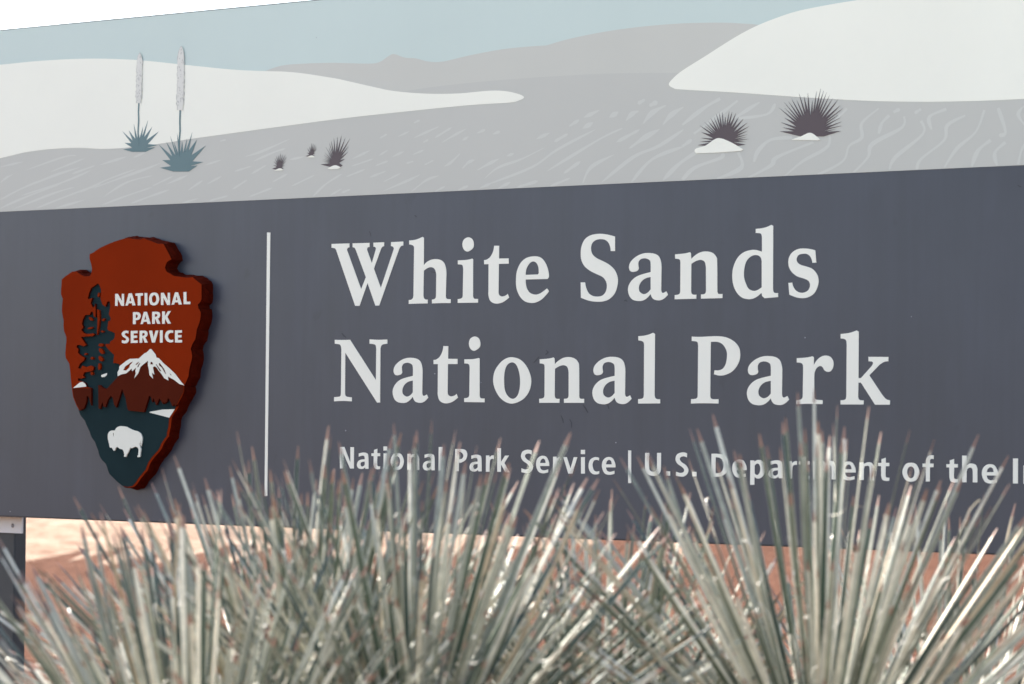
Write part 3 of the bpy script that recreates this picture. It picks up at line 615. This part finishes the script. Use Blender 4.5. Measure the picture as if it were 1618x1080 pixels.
# ------------------------------------------------------------------ yuccas
def leaf_mat(name, pal, edge, rough=.50, trans=.07):
    m = bpy.data.materials.new(name); m.use_nodes = True
    n = m.node_tree; p = n.nodes['Principled BSDF']; out = n.nodes['Material Output']
    p.inputs['Roughness'].default_value = rough; p.inputs['Specular IOR Level'].default_value = .35
    tc = n.nodes.new('ShaderNodeTexCoord'); oi = n.nodes.new('ShaderNodeObjectInfo')
    cr = n.nodes.new('ShaderNodeValToRGB'); cr.color_ramp.interpolation = 'LINEAR'
    el = cr.color_ramp.elements
    for i, (pos, c) in enumerate(pal):
        if i < 2: el[i].position = pos; el[i].color = c
        else:
            z = el.new(pos); z.color = c
    gm = n.nodes.new('ShaderNodeNewGeometry'); ad = n.nodes.new('ShaderNodeMath'); ad.operation = 'ADD'
    n.links.new(oi.outputs['Random'], ad.inputs[0]); n.links.new(gm.outputs['Random Per Island'], ad.inputs[1])
    fc = n.nodes.new('ShaderNodeMath'); fc.operation = 'FRACT'; n.links.new(ad.outputs[0], fc.inputs[0])
    n.links.new(fc.outputs[0], cr.inputs[0])
    sx = n.nodes.new('ShaderNodeSeparateXYZ'); n.links.new(tc.outputs['UV'], sx.inputs[0])
    # pale margins of each blade
    a = n.nodes.new('ShaderNodeMath'); a.operation = 'SUBTRACT'; n.links.new(sx.outputs['X'], a.inputs[0]); a.inputs[1].default_value = .5
    b = n.nodes.new('ShaderNodeMath'); b.operation = 'ABSOLUTE'; n.links.new(a.outputs[0], b.inputs[0])
    mr = n.nodes.new('ShaderNodeMapRange'); mr.inputs['From Min'].default_value = .37; mr.inputs['From Max'].default_value = .49
    n.links.new(b.outputs[0], mr.inputs['Value'])
    ns = n.nodes.new('ShaderNodeTexNoise'); ns.inputs['Scale'].default_value = 30; ns.inputs['Detail'].default_value = 4
    n.links.new(tc.outputs['Object'], ns.inputs['Vector'])
    r2 = n.nodes.new('ShaderNodeMapRange'); r2.inputs['From Min'].default_value = .3; r2.inputs['From Max'].default_value = .7
    r2.inputs['To Min'].default_value = .78; r2.inputs['To Max'].default_value = 1.2
    n.links.new(ns.outputs['Fac'], r2.inputs['Value'])
    mx = n.nodes.new('ShaderNodeMix'); mx.data_type = 'RGBA'
    n.links.new(mr.outputs[0], mx.inputs[0]); n.links.new(cr.outputs[0], mx.inputs[6]); mx.inputs[7].default_value = edge
    vm = n.nodes.new('ShaderNodeVectorMath'); vm.operation = 'SCALE'
    n.links.new(mx.outputs[2], vm.inputs[0]); n.links.new(r2.outputs[0], vm.inputs['Scale'])
    n.links.new(vm.outputs[0], p.inputs['Base Color'])
    if trans:
        tr = n.nodes.new('ShaderNodeBsdfTranslucent'); n.links.new(vm.outputs[0], tr.inputs['Color'])
        ms = n.nodes.new('ShaderNodeMixShader'); ms.inputs[0].default_value = trans
        n.links.new(p.outputs[0], ms.inputs[1]); n.links.new(tr.outputs[0], ms.inputs[2]); n.links.new(ms.outputs[0], out.inputs['Surface'])
    return m
LM = leaf_mat('yucca leaf', [(0, (.10, .125, .085, 1)), (1, (.74, .69, .56, 1)), (.24, (.014, .038, .036, 1)), (.12, (.045, .075, .05, 1)), (.38, (.09, .11, .075, 1)), (.66, (.36, .36, .29, 1)), (.78, (.62, .60, .50, 1)), (.83, (.40, .27, .14, 1)), (.87, (.62, .60, .50, 1))], (.68, .66, .54, 1))  # darkest stops put the shade between leaves into the colour
LD = leaf_mat('dry yucca leaf', [(0, (.34, .22, .11, 1)), (1, (.50, .40, .27, 1))], (.55, .46, .33, 1), .6)
LT = mat('yucca leaf tip', (.26, .15, .11, 1), .6)
FM = mat('yucca fibre', (.74, .68, .56, 1), .35, spec=.6)
BK = mat('yucca trunk', (.12, .085, .055, 1), .9, noise=.4, nscale=30, bump=.8)

def leaf_mesh(L, W, bow, twist, mats, rg, dead=False):
    """stiff blade along +Z: lens-shaped section, four corners, tapering to a spine"""
    rows = [0, .12, .35, .6, .8, .92, .965, 1.0] if not dead else [0, .15, .35, .55, .75, .9, 1.0]
    v = []; f = []; mi = []; uvs = []
    ph = rg.uniform(0, 6)
    for r in rows:
        w = W*.5*(1.25-.3*min(r*4, 1) if r < .25 else .95*(1-max(0, r-.6)/.4*.40)) if r < 1 else W*.10
        th = w*.36
        z = L*r; y = bow*L*r*r; x = bow*.3*L*math.sin(r*2+ph)*.3
        if dead: y += .05*L*math.sin(r*7+ph); x += .03*L*math.sin(r*9+ph*2)
        a = twist*r
        for (cx, cy) in ((-w, th*.5), (0, -th*.5), (w, th*.5), (0, th*.9)):
            v.append((x+cx*math.cos(a)-cy*math.sin(a), y+cx*math.sin(a)+cy*math.cos(a), z))
    n = len(rows)
    for i in range(n-1):
        for j in range(4):
            k = (j+1) % 4
            f.append((i*4+j, i*4+k, (i+1)*4+k, (i+1)*4+j))
            mi.append(1 if rows[i] >= .955 and not dead else 0)
            uu = (0, .5, 1, .5, 0)
            uvs += [(uu[j], rows[i]), (uu[j+1], rows[i]), (uu[j+1], rows[i+1]), (uu[j], rows[i+1])]
    f.append(((n-1)*4, (n-1)*4+1, (n-1)*4+2, (n-1)*4+3)); mi.append(1 if not dead else 0); uvs += [(0, 1), (.5, 1), (1, 1), (.5, 1)]
    f.append((3, 2, 1, 0)); mi.append(0); uvs += [(0, 0), (.5, 0), (1, 0), (.5, 0)]
    me = mesh('leaf', v, f, mi)
    ul = me.uv_layers.new(name='UVMap'); ul.data.foreach_set('uv', [c for p in uvs for c in p])
    for m in mats: me.materials.append(m)
    me.polygons.foreach_set('use_smooth', [False]*len(f))
    return me
rg = random.Random(21)
LEAVES = [leaf_mesh(1.0, .0165+.002*i/9, rg.uniform(.10, .16) if i % 7 == 0 else rg.uniform(-.03, .04), rg.uniform(-.8, .8), [LM, LT], rg) for i in range(14)]
DEAD = [leaf_mesh(1.0, .015, rg.uniform(.1, .35), rg.uniform(-2, 2), [LD, LD], rg, True) for i in range(6)]

def yucca(cx, cy, depth, nleaf, rad, label, seed, lean=(0, 0), spread=1.05, dead=40):
    rg = random.Random(seed)
    c = at(cx, cy, depth)
    root = bpy.data.objects.new('yucca', None); COL.objects.link(root)
    root.location = (c.x, c.y, 0)
    setp(root, label, 'yucca', 'yuccas in front of the sign')
    H = c.z
    # trunk wrapped in old leaf bases
    v = []; f = []; NS, NR = 14, 12
    for i in range(NR+1):
        t = i/NR; r0 = .055+.02*math.sin(t*9+seed)+.03*(1-t)**3
        for j in range(NS):
            a = 2*math.pi*j/NS; r = r0*(1+.18*((i*7+j*5) % 3-1))
            v.append((r*math.cos(a), r*math.sin(a), (H+.02)*t))
    for i in range(NR):
        for j in range(NS): f.append((i*NS+j, i*NS+(j+1) % NS, (i+1)*NS+(j+1) % NS, (i+1)*NS+j))
    f.append(tuple(NR*NS+j for j in range(NS)))
    link('trunk', mesh('trunk', v, f), root, BK)
    axis = Vector((lean[0], lean[1], 1)).normalized()
    qa = Vector((0, 0, 1)).rotation_difference(axis)
    GA = math.pi*(3-math.sqrt(5))
    fibv = []; fibf = []; mv = []; mf = []; mmi = []; muv = []
    singles = set(rg.sample(range(nleaf), min(nleaf, 240)))
    for i in range(nleaf):
        t = (i+.5)/nleaf
        ct = 1 - spread*t + rg.uniform(-.03, .03); ct = max(-.35, min(.999, ct))
        st = math.sqrt(1-ct*ct); az = i*GA + rg.uniform(-.25, .25)
        d = qa @ Vector((st*math.cos(az), st*math.sin(az), ct))
        d = (d + Vector((rg.gauss(0, .045), rg.gauss(0, .045), rg.gauss(0, .045)))).normalized()
        L = rad*rg.choice((rg.uniform(.84, 1.0), rg.uniform(.90, 1.02), rg.uniform(.66, .95)))
        if ct < .1: L *= .95
        s = Vector((0, 0, H)) + d*rg.uniform(.0, .05) + Vector((0, 0, (ct-.5)*.06))
        up = Vector((0, 0, 1)) - d*d.z
        if up.length < .05: up = Vector((1, 0, 0))
        up.normalize()
        yv = up; xv = yv.cross(d).normalized()
        ra = rg.gauss(0, .55)
        X = xv*math.cos(ra)+yv*math.sin(ra); Y = d.cross(X)
        M4 = Matrix((X, Y, d)).transposed().to_4x4()
        sc = Matrix.Diagonal((rg.uniform(.36, .64), rg.uniform(.4, .62), L, 1))
        lm = rg.choice(LEAVES); mw = Matrix.Translation(s) @ M4 @ sc
        if i in singles:
            o = bpy.data.objects.new('leaf', lm); COL.objects.link(o); o.parent = root
            o.matrix_local = mw
        else:
            b0 = len(mv); mv += [tuple(mw @ q.co) for q in lm.vertices]
            for p in lm.polygons:
                mf.append(tuple(b0+j for j in p.vertices)); mmi.append(p.material_index)
            muv += [c for q in lm.uv_layers[0].data for c in q.uv]
        # curling white threads peeling from the margins
        for _ in range(rg.choice((0, 1, 2, 3))):
            p = s + d*L*rg.uniform(.15, .8)
            dirv = Vector((rg.uniform(-1, 1), rg.uniform(-1, 1), rg.uniform(-1, .6))).normalized()
            side = dirv.cross(d).normalized(); tlen = rg.uniform(.015, .05); curl = rg.uniform(2, 7); wdt = rg.uniform(.0004, .0011)
            b0 = len(fibv); K = 7
            for k in range(K):
                a = curl*k/(K-1); rr_ = tlen/curl
                q_ = p + dirv*rr_*math.sin(a) + side.cross(dirv)*rr_*(1-math.cos(a)) + d*tlen*.5*k/(K-1)
                fibv.append(tuple(q_-side*wdt)); fibv.append(tuple(q_+side*wdt))
                if k: fibf.append((b0+2*k-2, b0+2*k-1, b0+2*k+1, b0+2*k))
    fo = link('leaf_fibre', mesh('leaf_fibre', fibv, fibf), root, FM); fo['kind'] = 'stuff'
    if mf:
        me = mesh('leaf_mass', mv, mf, mmi); ul = me.uv_layers.new(name='UVMap'); ul.data.foreach_set('uv', muv)
        lo = link('leaf_mass', me, root, [LM, LT]); lo['kind'] = 'stuff'
    for i in range(dead):
        ct = rg.uniform(-.95, .25); st = math.sqrt(1-ct*ct); az = rg.uniform(0, 2*math.pi)
        d = Vector((st*math.cos(az), st*math.sin(az), ct))
        s = Vector((0, 0, H*rg.uniform(.55, 1.0)))
        L = min(rad*rg.uniform(.5, .85), (s.z-.01)/max(.01, -d.z) if d.z < 0 else 9)
        X = d.cross(Vector((0, 0, 1))).normalized(); Y = d.cross(X)
        if Y.z < 0: X = -X; Y = -Y
        o = bpy.data.objects.new('dry_leaf', rg.choice(DEAD)); COL.objects.link(o); o.parent = root
        o.matrix_local = Matrix.Translation(s) @ Matrix((X, -Y, d)).transposed().to_4x4() @ Matrix.Diagonal((.7, L if L < 1 else .4, L, 1))
    return root
yucca(1295, 1315, 4.85, 660, .61, 'largest pale green yucca on the right, its leaf tips crossing the small lettering', 1, lean=(-.05, 0), spread=1.25, dead=70)
yucca(1490, 1430, 5.5, 460, .66, 'yucca standing behind the largest one, its tips at the right end of the small lettering', 6, spread=1.05, dead=30)
yucca(650, 1320, 4.75, 640, .575, 'full yucca in the middle, fanned out below the first words of the small lettering', 2, spread=1.2, dead=70)
yucca(950, 1400, 5.15, 600, .60, 'low yucca with many dry tan leaves, between the middle one and the largest one', 5, spread=1.15, dead=160)
yucca(480, 1350, 5.0, 640, .62, 'yucca right of the arrowhead tip, its leaves crossing the foot of the thin white rule', 3, lean=(-.28, 0), spread=1.0, dead=30)
yucca(310, 1440, 4.5, 620, .525, 'leftmost yucca, its bright leaves leaning left in front of the dark post', 4, lean=(-.55, -.1), spread=1.0, dead=50)

def scuff(pts_, w):
    n = len(pts_); L = []; Q = []
    for i, (x, y) in enumerate(pts_):
        a = pts_[max(i-1, 0)]; b = pts_[min(i+1, n-1)]; dx, dy = b[0]-a[0], b[1]-a[1]; l = math.hypot(dx, dy)
        h = w/2*(.3+.7*math.sin(math.pi*(i+.3)/(n-.4)))
        L.append((x-dy/l*h, y+dx/l*h)); Q.append((x+dy/l*h, y-dx/l*h))
    slab('scuff', [[uv(*z, .0003) for z in L+Q[::-1]]], 0, .0003, sign, M['scuff'])
M['scuff'] = mat('dark scuff', (.024, .026, .034, 1), .6)
M['chip'] = mat('pale paint chip', (.30, .31, .33, 1), .6)
for p, w_ in (([(540, 526), (543, 530), (547, 533)], 2.2), ([(863, 553), (866, 556), (862, 560)], 2.6), ([(852, 563), (846, 570), (843, 573)], 1.8), ([(921, 639), (925, 645), (929, 652)], 2.2), ([(1241, 656), (1240, 665), (1238, 674)], 1.3), ([(886, 656), (889, 662), (890, 668)], 1.6), ([(900, 662), (903, 668), (903, 676)], 1.4), ([(681, 429), (687, 430), (690, 433)], 1.5), ([(986, 475), (989, 474), (991, 476)], 2.4), ([(959, 637), (961, 642), (962, 646)], 1.6), ([(1608, 292), (1611, 294), (1614, 295)], 2.0), ([(655, 340), (657, 341), (658, 343)], 2.0), ([(583, 365), (585, 368), (586, 373)], 1.2)):
    scuff(p, w_)
for (x, y, r_) in ((1272, 533, 1.1), (687, 590, 1.0), (973, 699, 1.1), (16, 808, .9), (546, 680, 1.0), (500, 59, .9), (1107, 712, .8), (760, 604, .6), (1440, 500, .7)):
    slab('paint_chip', [[uv(x+r_*math.cos(t), y+r_*.9*math.sin(t), .0004) for t in (0, 1, 2.1, 3.2, 4.2, 5.3)]], 0, .0004, sign, M['chip'])

# ------------------------------------------------------------------ render settings
S.render.engine = 'CYCLES'
S.cycles.max_bounces = 8
